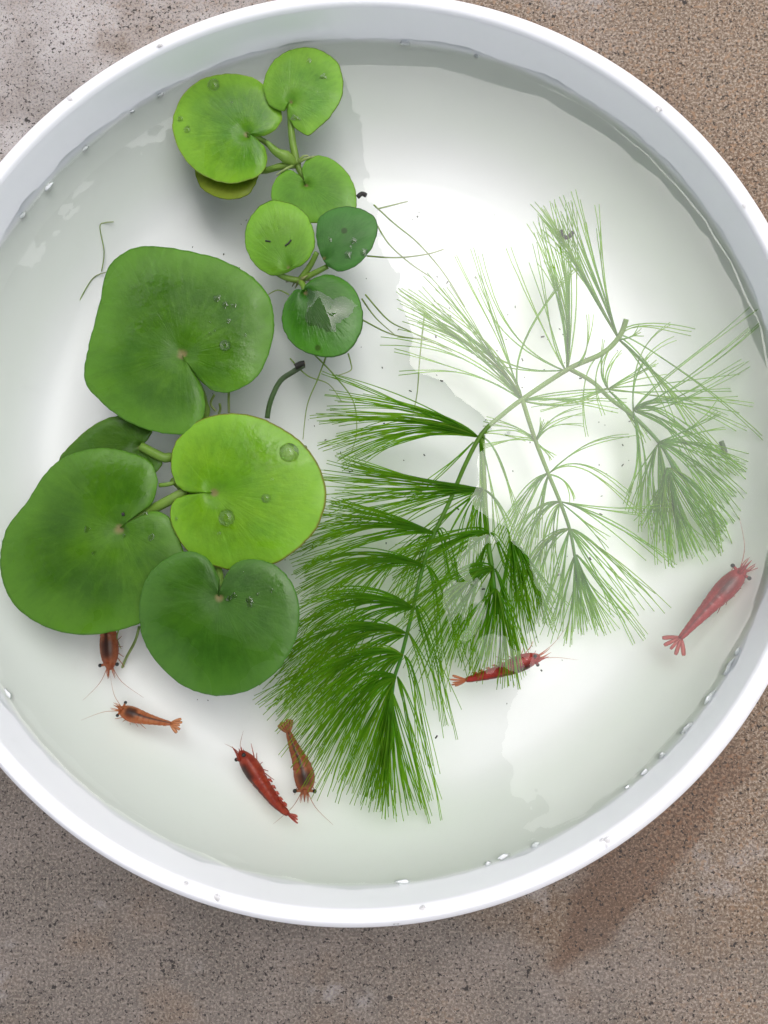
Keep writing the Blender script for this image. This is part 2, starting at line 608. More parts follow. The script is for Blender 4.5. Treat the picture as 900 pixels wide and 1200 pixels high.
# water sheet with a small uneven meniscus where it climbs the wall
mb = MB()
n = 320
radii = [0.0] + [0.093 * (i / 24) for i in range(1, 25)] + [0.0936, 0.0940, 0.0943, 0.0945, 0.0947, 0.09485, 0.0950, 0.0951, 0.09525]
rows = []
for r in radii:
    if r == 0:
        rows.append([mb.add((0, 0, ZW))])
        continue
    row = []
    for k in range(n):
        a = 2 * math.pi * k / n
        q = Vector((math.cos(a) * 9, math.sin(a) * 9, 0.3))
        amp = 0.0011 + 0.0012 * noise.noise(q) + 0.0007 * noise.noise(q * 4.3)
        dz = max(0.0002, amp) * math.exp(-(0.0952 - r) / 0.0007)
        row.append(mb.add((r * math.cos(a), r * math.sin(a), ZW + dz)))
    rows.append(row)
for a, b in zip(rows[:-1], rows[1:]):
    for k in range(n):
        k2 = (k + 1) % n
        mb.f.append((a[0], b[k], b[k2]) if len(a) == 1 else (a[k], b[k], b[k2], a[k2]))
water = mb.build('water', mat_water())
tag(water, 'clear still water filling the white basin', 'water', kind='structure')


# added unseen dark shape, in place of the person whom the water mirrors
def mirrored(x, y, H):
    q = P(x, y, ZW)
    d = (q - CAM)
    d.z = -d.z
    return q + d * ((H - ZW) / d.z)


HS = 1.5
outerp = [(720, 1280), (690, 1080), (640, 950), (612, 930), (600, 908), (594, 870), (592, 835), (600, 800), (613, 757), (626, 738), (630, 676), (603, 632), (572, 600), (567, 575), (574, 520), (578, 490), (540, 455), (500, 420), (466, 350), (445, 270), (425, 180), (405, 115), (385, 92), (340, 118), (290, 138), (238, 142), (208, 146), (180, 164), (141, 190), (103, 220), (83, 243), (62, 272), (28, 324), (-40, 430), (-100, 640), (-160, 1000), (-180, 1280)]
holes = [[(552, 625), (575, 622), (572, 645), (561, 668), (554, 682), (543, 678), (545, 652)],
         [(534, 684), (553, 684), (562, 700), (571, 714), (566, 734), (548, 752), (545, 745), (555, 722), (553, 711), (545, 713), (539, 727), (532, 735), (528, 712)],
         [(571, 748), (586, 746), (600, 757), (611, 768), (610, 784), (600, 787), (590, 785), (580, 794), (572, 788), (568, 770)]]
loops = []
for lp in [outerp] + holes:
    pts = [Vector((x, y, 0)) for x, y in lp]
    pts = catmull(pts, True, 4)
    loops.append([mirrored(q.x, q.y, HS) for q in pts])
bmc = bmesh.new()
for lp in loops:
    vs = [bmc.verts.new(q) for q in lp]
    for i in range(len(vs)):
        bmc.edges.new((vs[i], vs[(i + 1) % len(vs)]))
bmesh.ops.triangle_fill(bmc, use_beauty=True, use_dissolve=False, edges=bmc.edges[:], normal=(0, 0, -1))
ret = bmesh.ops.extrude_face_region(bmc, geom=bmc.faces[:])
bmesh.ops.translate(bmc, verts=[v for v in ret['geom'] if isinstance(v, bmesh.types.BMVert)], vec=(0, 0, 0.004))
bmesh.ops.recalc_face_normals(bmc, faces=bmc.faces[:])
blocker_me = bpy.data.meshes.new('blocker_sheet')
bmc.to_mesh(blocker_me)
bmc.free()
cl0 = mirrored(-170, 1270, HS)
blocker = empty('added_blocker', (cl0.x, cl0.y, 0), 'unseen dark shape added above the basin to darken its mirrored left side', 'shade cloth')
M_DK = mat_plain('dark_blocker', (0.03, 0.03, 0.032), 0.95, 0.0)
link('blocker_sheet', blocker_me, M_DK, blocker)
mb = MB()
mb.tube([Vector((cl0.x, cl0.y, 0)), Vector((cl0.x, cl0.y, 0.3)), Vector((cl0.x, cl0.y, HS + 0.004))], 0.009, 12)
mb.build('blocker_pole', M_DK, blocker)

# ------------------------------------------------------------------ frogbit
M_STALK = mat_fibre('green_stalk', (0.16, 0.30, 0.03), (0.22, 0.36, 0.05), 0.3)
M_ROOT = mat_fibre('pale_root', (0.36, 0.50, 0.12), (0.50, 0.56, 0.28), 0.5)


class Leaf:
    def __init__(self, plant, mat, pts, att, z, dome=0.0022, tilt=(0, 0), wob=0.0006, label=None, seed=1):
        self.z, self.dome, self.tilt, self.wob, self.seed = z, dome, tilt, wob, seed
        pl = [Vector((x, y, 0)) for x, y in pts]
        pl = catmull(pl, True, 7)
        self.out = [P(q.x + 0.9 * noise.noise(q * 0.16) + 0.7 * noise.noise(q * 0.05), q.y + 0.9 * noise.noise(q * 0.16 + Vector((9, 9, 9))), z) for q in pl]
        self.c = P(att[0], att[1], z)
        mb = MB()
        n = len(self.out)
        ts = [0.0, 0.03, 0.07, 0.12, 0.18, 0.26, 0.35, 0.45, 0.55, 0.65, 0.74, 0.82, 0.89, 0.94, 0.975, 1.0]
        tops, bots = [], []
        for t in ts:
            ro, rb = [], []
            for k in range(n):
                q = self.c.lerp(self.out[k], t)
                zz = self.height(q, t)
                uv = (t, k / n)
                ro.append(mb.add((q.x, q.y, zz), uv))
                rb.append(mb.add((q.x, q.y, zz - 0.00035 * (1 - 0.6 * t)), uv))
            tops.append(ro)
            bots.append(rb)
        for a, b in zip(tops[:-1], tops[1:]):
            for k in range(n - 1 + 1):
                k2 = (k + 1) % n
                mb.f.append((a[k], b[k], b[k2], a[k2]))
        for a, b in zip(bots[:-1], bots[1:]):
            for k in range(n):
                k2 = (k + 1) % n
                mb.f.append((a[k], a[k2], b[k2], b[k]))
        for k in range(n):
            k2 = (k + 1) % n
            mb.f.append((tops[-1][k], bots[-1][k], bots[-1][k2], tops[-1][k2]))
        self.o = mb.build('leaf', mat, plant)
        # faces may wind either way round
        area = sum(self.out[i].x * self.out[(i + 1) % n].y - self.out[(i + 1) % n].x * self.out[i].y for i in range(n))
        if area < 0:
            self.o.data.flip_normals()
        if label:
            self.o['label'] = label

    def height(self, q, t):
        e = q - self.c
        wv = noise.noise(Vector((q.x * 55 + self.seed * 7, q.y * 55, self.seed))) * self.wob * t
        edge = -0.0003 * max(0.0, t - 0.8) ** 2 / 0.04
        dip = -0.0012 * math.exp(-(t / 0.12) ** 2)
        return self.z + 0.38 * self.dome * (1 - t * t) + self.tilt[0] * e.x + self.tilt[1] * e.y + wv + edge + dip

    def at(self, x, y):
        q = P(x, y, self.z + self.dome * 0.25)
        e = q - self.c
        best, tb = 9, 1.0
        for o in self.out:
            f = o - self.c
            if f.length < 1e-6:
                continue
            ang = e.angle(f) if e.length > 1e-6 else 0
            if ang < best:
                best, tb = ang, min(1.0, e.length / f.length)
        return Vector((q.x, q.y, self.height(q, tb)))


def crop(x0, y0, s, pts):
    return [(x0 + a / s, y0 + b / s) for a, b in pts]


def cA(*p):
    return crop(190, 40, 3.2143, p)


def cB(*p):
    return crop(80, 220, 2.3684, p)


def cC(*p):
    return crop(0, 470, 2.25, p)


def stalk(parent, pts, r, name='petiole', mat=None, sides=8, per=5):
    """pts: (px, py, z) through which the stalk runs."""
    mb = MB()
    c = catmull([P(x, y, z) for x, y, z in pts], False, per)
    nn = len(c)
    rr = [r[0] + (r[1] - r[0]) * i / (nn - 1) for i in range(nn)] if isinstance(r, tuple) else r
    mb.tube(c, rr, sides)
    return mb.build(name, mat or M_STALK, parent)


lm = {}


def LM(key, *a, **k):
    lm[key] = mat_leaf('leaf_' + key, *a, **k)
    return lm[key]


LEAF = {}
# plant at the top of the cluster
ca = cA((505, 492))[0]
pA = empty('frogbit_plant', P(ca[0], ca[1], ZW), 'frogbit with two lime green pads and a bud, beside the basin wall', 'water plant', 'floating frogbit plants')
LEAF['A0'] = Leaf(pA, LM('yellow', (0.36, 0.44, 0.03), (0.24, 0.36, 0.02), seed=1), cA((120, 500), (135, 560), (160, 590), (210, 615), (270, 622), (325, 602), (352, 560), (357, 520), (300, 470), (200, 440), (140, 460)), cA((290, 500))[0], ZW - 0.0030, 0.0006, seed=2, label='submerged yellowish pad under the large one')
LEAF['A1'] = Leaf(pA, LM('lime', (0.235, 0.46, 0.025), (0.10, 0.30, 0.02), edge=(0.40, 0.50, 0.08), seed=2), cA((318, 378), (345, 382), (385, 379), (428, 355), (451, 315), (435, 255), (395, 202), (340, 163), (250, 148), (155, 165), (85, 215), (48, 285), (38, 350), (60, 430), (110, 498), (180, 540), (250, 557), (310, 548), (365, 525), (394, 480), (388, 428), (358, 394)), cA((322, 380))[0], ZW + 0.0010, 0.0024, seed=3)
LEAF['A2'] = Leaf(pA, LM('fresh', (0.21, 0.42, 0.03), (0.12, 0.33, 0.025), edge=(0.16, 0.22, 0.04), seed=3), cA((478, 255), (458, 284), (422, 276), (391, 247), (380, 200), (391, 148), (430, 95), (490, 62), (560, 55), (620, 75), (665, 115), (682, 180), (671, 250), (630, 310), (585, 348), (545, 374), (500, 346), (476, 312), (474, 280)), cA((481, 256))[0], ZW + 0.0026, 0.0016, tilt=(0, 0.05), seed=4)
LEAF['A3'] = Leaf(pA, LM('grass', (0.17, 0.38, 0.025), (0.10, 0.29, 0.02), seed=4), cA((540, 560), (508, 522), (465, 507), (427, 540), (408, 595), (425, 650), (500, 690), (580, 710), (660, 700), (715, 682), (732, 640), (728, 585), (700, 525), (655, 478), (595, 453), (545, 468), (525, 505)), cA((540, 565))[0], ZW + 0.0008, 0.0014, seed=5)
z = ZW
pts = cA((480, 262), (484, 330), (492, 410), (510, 495))
stalk(pA, [(*pts[0], z + 0.0022), (*pts[1], z + 0.0008), (*pts[2], z + 0.0002), (*pts[3], z - 0.001)], (0.0007, 0.0009))
pts = cA((322, 380), (370, 395), (420, 430), (500, 490))
stalk(pA, [(*pts[0], z + 0.0012), (*pts[1], z - 0.0005), (*pts[2], z - 0.002), (*pts[3], z - 0.001)], (0.0005, 0.0008))
pts = cA((300, 500), (375, 515), (440, 500), (505, 490))
stalk(pA, [(*pts[0], z - 0.003), (*pts[1], z - 0.0015), (*pts[2], z - 0.0005), (*pts[3], z - 0.001)], (0.0006, 0.0009))
pts = cA((540, 562), (525, 530), (508, 490))
stalk(pA, [(*pts[0], z - 0.0002), (*pts[1], z - 0.0012), (*pts[2], z - 0.001)], (0.0005, 0.0008))
pts = cA((393, 403), (425, 440), (465, 462), (500, 490))
mb = MB()
mb.tube(catmull([P(*pts[0], z + 0.0030), P(*pts[1], z + 0.0020), P(*pts[2], z + 0.001), P(*pts[3], z - 0.0008)], False, 4),
        [0.0003, 0.0005, 0.0007, 0.0008, 0.0009, 0.0010, 0.0011, 0.0013, 0.0015, 0.0014, 0.0012, 0.0010, 0.0008], 8)
mb.build('bud', M_STALK, pA)
for pp in (((505, 490), (530, 462), (550, 458)), ((505, 490), (470, 505), (430, 530)), ((505, 490), (540, 470), (575, 460))):
    q = cA(*pp)
    stalk(pA, [(*q[0], z - 0.001), (*q[1], z + 0.0008), (*q[2], z + 0.0004)], (0.0004, 0.0002), 'root', M_ROOT, 5)

# small plant in the middle
cb = cB((640, 258))[0]
pB = empty('frogbit_plant', P(cb[0], cb[1], ZW), 'small frogbit rosette with three round pads and trailing pale roots', 'water plant', 'floating frogbit plants')
LEAF['B1'] = Leaf(pB, LM('mid', (0.20, 0.42, 0.02), (0.125, 0.34, 0.015), edge=(0.10, 0.16, 0.03), seed=5), cA((405, 625), (350, 660), (316, 720), (312, 790), (335, 850), (380, 893), (430, 908), (492, 888), (548, 850), (575, 790), (565, 720), (530, 665), (470, 632)), cA((478, 886))[0], ZW + 0.0022, 0.0020, seed=6)
LEAF['B2'] = Leaf(pB, LM('deep', (0.065, 0.225, 0.028), (0.042, 0.165, 0.02), edge=(0.05, 0.10, 0.03), seed=6), cA((600, 680), (650, 655), (710, 648), (770, 665), (806, 700), (806, 760), (780, 820), (730, 870), (670, 893), (622, 870), (592, 820), (580, 760), (585, 710)), cA((605, 848))[0], ZW + 0.0022, 0.0020, seed=7, label='deep green pad with dark margin spots')
LEAF['B3'] = Leaf(pB, LM('bottle', (0.07, 0.24, 0.012), (0.04, 0.17, 0.010), edge=(0.04, 0.10, 0.01), seed=7, gloss=0.15), cB((650, 285), (628, 284), (602, 318), (593, 360), (600, 400), (630, 440), (680, 465), (730, 470), (775, 455), (808, 410), (818, 360), (805, 300), (775, 260), (730, 240), (690, 246), (664, 264)), cB((656, 288))[0], ZW + 0.0012, 0.0022, seed=8, label='glossy dark green pad with a wet patch')
for pp, zz in ((((690, 180), (672, 215), (642, 258)), 0.002), (((575, 235), (605, 250), (642, 258)), 0.002), (((656, 288), (652, 272), (642, 258)), 0.001), (((720, 218), (685, 236), (642, 258)), 0.0005)):
    q = cB(*pp)
    stalk(pB, [(*q[0], z + zz), (*q[1], z + 0.0003), (*q[2], z - 0.001)], (0.0006, 0.0008))
mb = MB()
for k in range(16):
    a = random.uniform(-0.3, 1.1) * math.pi
    L_ = random.uniform(6, 24)
    p0 = P(cb[0] + random.uniform(-3, 3), cb[1] + random.uniform(-3, 3), z - 0.001)
    p2 = P(cb[0] - 4 + L_ * math.cos(a), cb[1] + L_ * math.sin(a) * 0.55, z + random.uniform(-0.004, 0.0015))
    mb.tube([p0, p0.lerp(p2, 0.5) + Vector((0, 0, 0.0008)), p2], [0.00045, 0.0003, 0.00012], 5)
mb.build('crown', mat_fibre('crown_fibre', (0.20, 0.22, 0.06), (0.34, 0.36, 0.15), 0.3), pB)
zr = ZW - 0.012
roots = [((442, 245, -.002), (462, 240, -.004), (478, 236, -.006)),
         ((438, 240, -.004), (462, 262, -.010), (490, 285, -.014), (520, 320, -.018), (545, 360, -.02)),
         ((440, 260, -.004), (455, 285, -.010), (480, 308, -.014), (505, 325, -.016)),
         ((430, 300, -.006), (465, 302, -.012), (500, 298, -.014), (520, 292, -.014)),
         ((424, 350, -.004), (440, 372, -.010), (462, 392, -.014)),
         ((382, 418, -.003), (372, 445, -.008), (360, 475, -.012), (355, 515, -.014)),
         ((368, 415, -.003), (392, 440, -.008), (414, 470, -.012), (418, 505, -.014), (412, 530, -.014)),
         ((408, 414, -.002), (411, 425, -.003), (411, 434, -.003), (396, 440, -.004)),
         ((338, 345, -.002), (325, 340, -.003), (310, 348, -.004)),
         ((340, 420, -.004), (360, 440, -.009), (385, 450, -.012), (400, 470, -.013)),
         ((497, 372, -.012), (492, 420, -.015), (489, 460, -.017), (484, 485, -.018)),
         ((425, 375, -.004), (460, 392, -.009), (500, 398, -.012)), ((428, 345, -.004), (455, 375, -.009), (480, 388, -.012), (530, 412, -.015))]
for rt in roots:
    stalk(pB, [(x, y, ZW + 0.62 * dz) for x, y, dz in rt], (0.00020, 0.00011), 'root', M_ROOT, 5, 6)

# the large single pad
pC = empty('frogbit_plant', P(222, 460, ZW), 'largest frogbit pad, dark green with blunt corners, on its own petiole', 'water plant', 'floating frogbit plants')
LEAF['C1'] = Leaf(pC, LM('forest', (0.11, 0.275, 0.010), (0.06, 0.185, 0.010), edge=(0.10, 0.28, 0.02), seed=8), cB((326, 480), (346, 508), (370, 540), (398, 560), (440, 568), (500, 545), (540, 500), (563, 430), (570, 370), (560, 310), (530, 265), (480, 225), (400, 190), (320, 172), (230, 160), (180, 165), (135, 190), (105, 230), (85, 320), (60, 420), (42, 510), (50, 550), (80, 585), (140, 635), (200, 665), (270, 682), (330, 680), (365, 650), (378, 600), (368, 550), (342, 508)), cB((318, 466))[0], ZW + 0.0024, 0.0034, wob=0.0010, seed=9)
q = cB((320, 470), (365, 560), (378, 600), (380, 635), (330, 760))
stalk(pC, [(*q[0], z + 0.0010), (*q[1], z - 0.001), (*q[2], z - 0.003), (*q[3], z - 0.004), (*q[4], z - 0.006)], 0.0009)
for pp in (((446, 560), (445, 590), (446, 625)), ((420, 600), (422, 615), (418, 628)), ((405, 575), (395, 600), (410, 620))):
    q = cB(*pp)
    stalk(pC, [(*q[0], z - 0.0005), (*q[1], z - 0.002), (*q[2], z - 0.003)], 0.0003, 'root', M_ROOT, 5)

# lower plant with four large pads
cc = cC((455, 205))[0]
pD = empty('frogbit_plant', P(cc[0], cc[1], ZW), 'frogbit with big overlapping heart shaped pads carrying round droplets', 'water plant', 'floating frogbit plants')
LEAF['D0'] = Leaf(pD, LM('olive', (0.12, 0.27, 0.025), (0.07, 0.20, 0.018), seed=9), cC((376, 117), (402, 78), (360, 52), (310, 38), (250, 60), (190, 110), (155, 155), (170, 200), (250, 230), (340, 222), (400, 195), (428, 165), (420, 135), (398, 122)), cC((372, 120))[0], ZW - 0.0008, 0.0012, seed=10)
LEAF['D2'] = Leaf(pD, LM('moss', (0.10, 0.255, 0.008), (0.055, 0.17, 0.008), edge=(0.10, 0.27, 0.015), seed=10), cC((328, 328), (360, 302), (398, 272), (415, 225), (410, 185), (390, 156), (340, 135), (270, 123), (200, 135), (150, 160), (110, 200), (70, 265), (20, 330), (0, 400), (3, 470), (30, 530), (80, 575), (150, 607), (230, 617), (310, 605), (370, 585), (430, 555), (475, 500), (488, 430), (475, 375), (458, 325), (438, 300), (402, 290), (362, 308), (335, 328)), cC((320, 336))[0], ZW + 0.0010, 0.0036, seed=11)
LEAF['D1'] = Leaf(pD, LM('light', (0.215, 0.44, 0.012), (0.13, 0.34, 0.012), edge=(0.22, 0.14, 0.03), seed=11), cC((552, 240), (505, 242), (467, 225), (450, 180), (455, 120), (490, 75), (540, 45), (610, 32), (680, 42), (750, 75), (810, 125), (845, 180), (860, 240), (850, 300), (820, 355), (770, 400), (720, 430), (650, 442), (590, 443), (530, 420), (480, 380), (450, 320), (450, 272), (475, 251), (520, 246)), cC((562, 242))[0], ZW + 0.0022, 0.0030, seed=12)
LEAF['D3'] = Leaf(pD, LM('pine', (0.07, 0.195, 0.013), (0.042, 0.14, 0.012), edge=(0.08, 0.24, 0.02), seed=12), cC((577, 505), (577, 470), (556, 425), (520, 400), (480, 397), (430, 420), (390, 460), (370, 510), (365, 580), (380, 640), (420, 700), (480, 750), (550, 775), (620, 773), (690, 745), (740, 700), (775, 640), (788, 580), (785, 520), (760, 465), (720, 430), (670, 416), (625, 425), (597, 455), (583, 490)), cC((578, 516))[0], ZW + 0.0052, 0.0026, seed=13)
for pp, zz, r in ((((326, 332), (390, 292), (440, 265), (490, 238)), (0.0005, -0.001, -0.0005, -.001), 0.0012), (((372, 120), (428, 148), (455, 150), (490, 180)), (0, 0, -.001, -.002), 0.0011),
                  (((562, 244), (530, 250), (490, 238), (455, 205)), (0.001, -0.001, -.002, -.002), 0.0009), (((420, 222), (445, 219), (470, 212)), (0, 0, -.001), 0.0005), (((578, 516), (575, 440), (520, 300), (480, 235)), (0.0032, -0.0006, -0.0015, -.002), 0.0009)):
    q = cC(*pp)
    stalk(pD, [(a, b, ZW + c) for (a, b), c in zip(q, zz)], r)
stalk(pD, [(163, 735, ZW - .004), (158, 752, ZW - .010), (146, 775, ZW - .018), (138, 800, ZW - .024), (134, 825, ZW - .027)], (0.00035, 0.0003), 'root', M_ROOT, 6)
stalk(pD, [(139, 738, ZW - .008), (137, 748, ZW - .012), (142, 760, ZW - .016)], (0.0002, 0.00012), 'root', M_ROOT, 5)

# ------------------------------------------------------------------ feathery pond weed
M_STEM = mat_fibre('weed_stem', (0.24, 0.44, 0.05), (0.07, 0.28, 0.01), 0.4)
M_FIL = mat_fibre('weed_filament', (0.20, 0.55, 0.006), (0.47, 0.76, 0.03), 0.6, True)
weed = empty('pond_weed', P(560, 520, ZF), 'feathery green pond weed sprig floating under the water surface', 'water plant')


def wstem(pts, r, name='stem'):
    mb = MB()
    c = catmull([P(x, y, ZW + 0.62 * dz) for x, y, dz in pts], False, 6)
    nn = len(c)
    mb.tube(c, [r[0] + (r[1] - r[0]) * i / (nn - 1) for i in range(nn)], 8)
    return mb.build(name, M_STEM, weed)


def fan(mb, n0, m, e, wd, n, z0, z1, r=0.000165, fork=0.8, wob=0.10, zs=0.004):
    """n forked strands from node n0, bundled as far as m, spreading to e +- wd pixels."""
    n0, m, e = Vector(n0), Vector(m), Vector(e)
    d = e - m
    L = max(d.length, 1)
    d = d / L
    pr = Vector((-d.y, d.x))
    bow = (m - (n0 + e) * 0.5) * 0.55                 # the strands arch more than a plain curve through m
    n = max(2, int(n * 0.74))
    groups = [random.uniform(-1, 1) for _ in range(max(2, n // 3))]
    for i in range(n):
        u = (i + 0.5) / n * 2 - 1 + random.uniform(-0.9, 0.9) / n
        g = min(groups, key=lambda q_: abs(q_ - u))
        u = u * 0.7 + g * 0.3
        ln = random.triangular(0.60, 1.18, 0.98) * (1 - 0.10 * u * u)
        end = m + d * (L * ln) + pr * (wd * u) + pr * random.gauss(0, wd * wob)
        ctl = m + bow * random.uniform(0.5, 1.3) + pr * (wd * g * 0.45) + d * (L * random.uniform(-0.12, 0.15)) + pr * random.gauss(0, 0.04 * L)
        zz1 = z1 + random.uniform(-zs, zs)
        zc = z0 * 0.6 + zz1 * 0.4 + random.uniform(-zs, zs) * 0.3
        pts = []
        N = 13
        jph = random.uniform(0, 6.3)
        jx = random.uniform(-1, 1) * 0.045 * L
        for k in range(N):
            t = k / (N - 1)
            q = n0 * ((1 - t) ** 2) + ctl * (2 * t * (1 - t)) + end * (t * t)
            q = q + pr * (jx * math.sin(t * 4.5 + jph) * t)
            zv = z0 * ((1 - t) ** 2) + zc * (2 * t * (1 - t)) + zz1 * (t * t)
            pts.append(P(q.x, q.y, ZW + 0.62 * zv))
        rr = [r * (1.2 - 0.62 * (k / (N - 1)) ** 1.5) for k in range(N)]
        vc = random.random()
        mb.tube(pts, rr, 3, vc=vc)
        if random.random() < fork:
            s = random.randint(4, 8)
            side = pr * random.choice((-1, 1)) * random.uniform(0.12, 0.40) * max(wd, 14)
            p2 = []
            for k in range(s, N):
                t = (k - s) / (N - 1 - s)
                q = pts[k]
                off = side * (t ** 1.2)
                wq = P(450 + off.x, 600 + off.y, q.z) - P(450, 600, q.z)
                p2.append(q + wq + Vector((0, 0, random.uniform(-1, 1) * 0.0004 * t)))
            mb.tube(p2, rr[s:], 3, u0=s / N, vc=vc)


def whorl(fans, **kw):
    mb = MB()
    for f in fans:
        fan(mb, *f, **kw)
    o = mb.build('leaf_whorl', M_FIL, weed)
    o['kind'] = 'stuff'
    return o


wstem([(734, 374, -.003), (726, 394, -.005), (706, 414, -.006), (665, 433, -.006), (612, 468, -.006), (590, 485, -.006), (565, 508, -.005), (545, 545, -.006), (528, 585, -.008), (507, 630, -.0085), (494, 670, -.009), (480, 730, -.009), (470, 770, -.009), (461, 800, -.009), (457, 850, -.009)], (0.0006, 0.00038))
wstem([(612, 468, -.006), (627, 515, -.009), (643, 556, -.011), (657, 590, -.012), (668, 622, -.013), (674, 655, -.014), (680, 690, -.015)], (0.00052, 0.0003), 'side_stem')
wstem([(667, 432, -.006), (695, 448, -.009), (716, 468, -.011), (745, 490, -.012), (775, 522, -.013), (790, 550, -.014)], (0.00052, 0.0004), 'side_stem')
wstem([(565, 510, -.006), (567, 560, -.010), (571, 625, -.012), (577, 670, -.012), (582, 720, -.013)], (0.0006, 0.0005), 'side_stem')

# nodes along the main stem, from the cut end
whorl([((724, 396), (688, 320), (640, 240), 26, 16, -.005, -.004), ((724, 396), (700, 330), (668, 228), 14, 9, -.005, -.003), ((724, 394), (706, 330), (703, 248), 5, 3, -.005, -.004),
       ((724, 396), (745, 400), (880, 540), 34, 5, -.005, -.012), ((724, 396), (742, 376), (825, 392), 5, 2, -.005, -.003),
       ((726, 398), (760, 440), (800, 500), 30, 6, -.005, -.012), ((712, 410), (690, 440), (706, 520), 16, 4, -.006, -.014), ((726, 398), (740, 395), (752, 388), 5, 2, -.005, -.004)])
whorl([((665, 432), (664, 350), (640, 250), 30, 16, -.006, -.005), ((664, 432), (668, 360), (650, 300), 20, 8, -.006, -.003), ((662, 433), (640, 390), (608, 285), 16, 5, -.006, -.008),
       ((660, 434), (600, 400), (545, 300), 20, 4, -.006, -.010), ((662, 434), (600, 430), (560, 410), 14, 3, -.006, -.009), ((668, 431), (690, 420), (690, 370), 6, 3, -.006, -.004),
       ((610, 466), (604, 400), (680, 310), 4, 2, -.006, -.010)])
whorl([((612, 468), (572, 410), (470, 348), 20, 18, -.006, -.006), ((611, 467), (575, 415), (498, 325), 20, 10, -.006, -.004), ((610, 468), (560, 425), (452, 412), 26, 6, -.006, -.007),
       ((610, 466), (590, 410), (548, 295), 14, 5, -.006, -.009), ((614, 469), (660, 462), (735, 470), 14, 6, -.006, -.010), ((614, 470), (665, 475), (715, 462), 10, 4, -.006, -.009)])
whorl([((560, 512), (480, 470), (382, 440), 8, 5, -.005, -.004), ((560, 512), (500, 480), (385, 468), 12, 14, -.005, -.005), ((560, 512), (490, 486), (372, 492), 10, 12, -.005, -.006),
       ((558, 512), (480, 494), (375, 520), 14, 12, -.005, -.007), ((558, 512), (490, 500), (392, 540), 20, 14, -.005, -.010), ((562, 514), (570, 560), (575, 640), 16, 7, -.005, -.014),
       ((565, 512), (585, 540), (605, 620), 12, 4, -.005, -.015), ((555, 518), (520, 545), (480, 580), 14, 5, -.005, -.014), ((562, 508), (590, 505), (620, 515), 8, 3, -.005, -.010)])
whorl([((566, 573), (490, 562), (392, 542), 8, 18, -.006, -.004), ((566, 574), (490, 570), (375, 565), 24, 18, -.006, -.008), ((564, 574), (500, 578), (385, 605), 34, 20, -.006, -.012),
       ((566, 574), (548, 600), (530, 680), 26, 12, -.006, -.016), ((568, 574), (590, 590), (612, 660), 10, 6, -.006, -.015), ((566, 576), (560, 610), (556, 690), 20, 10, -.006, -.016),
       ((562, 576), (510, 600), (450, 650), 34, 12, -.006, -.016)], fork=0.7)
whorl([((508, 624), (450, 606), (372, 590), 14, 20, -.006, -.005), ((508, 624), (440, 612), (360, 632), 22, 22, -.006, -.008), ((508, 626), (450, 620), (340, 668), 18, 14, -.006, -.011),
       ((512, 622), (524, 640), (540, 760), 18, 8, -.006, -.017), ((506, 628), (480, 650), (450, 720), 30, 12, -.006, -.016)], fork=0.7)
whorl([((497, 664), (430, 646), (345, 676), 20, 22, -.006, -.006), ((497, 664), (440, 655), (350, 700), 22, 20, -.006, -.010), ((496, 662), (440, 660), (395, 720), 26, 14, -.006, -.014),
       ((500, 662), (515, 690), (532, 800), 20, 9, -.006, -.018)], fork=0.7)
whorl([((484, 712), (420, 692), (345, 720), 26, 26, -.006, -.006), ((484, 712), (410, 704), (340, 770), 30, 26, -.006, -.009), ((482, 714), (430, 720), (390, 790), 26, 16, -.006, -.014),
       ((488, 710), (506, 740), (536, 862), 16, 7, -.006, -.018), ((487, 712), (500, 760), (522, 872), 10, 5, -.006, -.018)], fork=0.7)
whorl([((476, 742), (400, 730), (318, 800), 26, 30, -.006, -.005), ((475, 742), (410, 745), (330, 840), 26, 26, -.006, -.009), ((478, 740), (495, 770), (512, 830), 14, 6, -.006, -.016),
       ((474, 745), (430, 760), (375, 830), 24, 16, -.006, -.014)], fork=0.7)
whorl([((472, 768), (410, 765), (312, 832), 22, 26, -.006, -.005), ((472, 768), (420, 780), (345, 868), 28, 28, -.006, -.008), ((474, 768), (488, 800), (500, 900), 12, 7, -.006, -.016),
       ((470, 770), (440, 790), (395, 880), 22, 18, -.006, -.013)], fork=0.7)
whorl([((464, 794), (420, 800), (345, 892), 22, 24, -.006, -.006), ((464, 795), (425, 815), (375, 925), 22, 24, -.006, -.009), ((466, 793), (482, 830), (505, 950), 14, 9, -.006, -.014),
       ((463, 796), (440, 840), (405, 935), 18, 20, -.006, -.011)], fork=0.7)
whorl([((458, 812), (450, 870), (432, 945), 24, 30, -.006, -.007), ((458, 812), (462, 880), (470, 955), 26, 26, -.006, -.009), ((457, 820), (455, 850), (448, 930), 10, 26, -.005, -.006),
       ((459, 808), (470, 850), (500, 945), 12, 8, -.006, -.012)], fork=0.7)
# crown beside the main stem
whorl([((573, 624), (535, 628), (440, 675), 18, 22, -.009, -.010), ((573, 625), (540, 640), (470, 720), 30, 20, -.009, -.014), ((575, 624), (592, 645), (628, 730), 12, 9, -.010, -.012),
       ((574, 626), (560, 680), (530, 770), 26, 16, -.010, -.016)], fork=0.7)
whorl([((602, 634), (618, 660), (640, 735), 16, 22, -.008, -.010), ((600, 634), (606, 680), (618, 760), 18, 14, -.008, -.012), ((604, 634), (630, 680), (655, 725), 14, 8, -.010, -.013), ((598, 634), (590, 690), (580, 770), 18, 10, -.009, -.013)], fork=0.7)
whorl([((578, 666), (545, 668), (470, 730), 22, 24, -.010, -.010), ((578, 666), (540, 690), (490, 790), 28, 20, -.010, -.014), ((580, 666), (600, 700), (614, 770), 14, 10, -.010, -.012),
       ((578, 668), (570, 720), (548, 775), 24, 14, -.010, -.015)], fork=0.7)
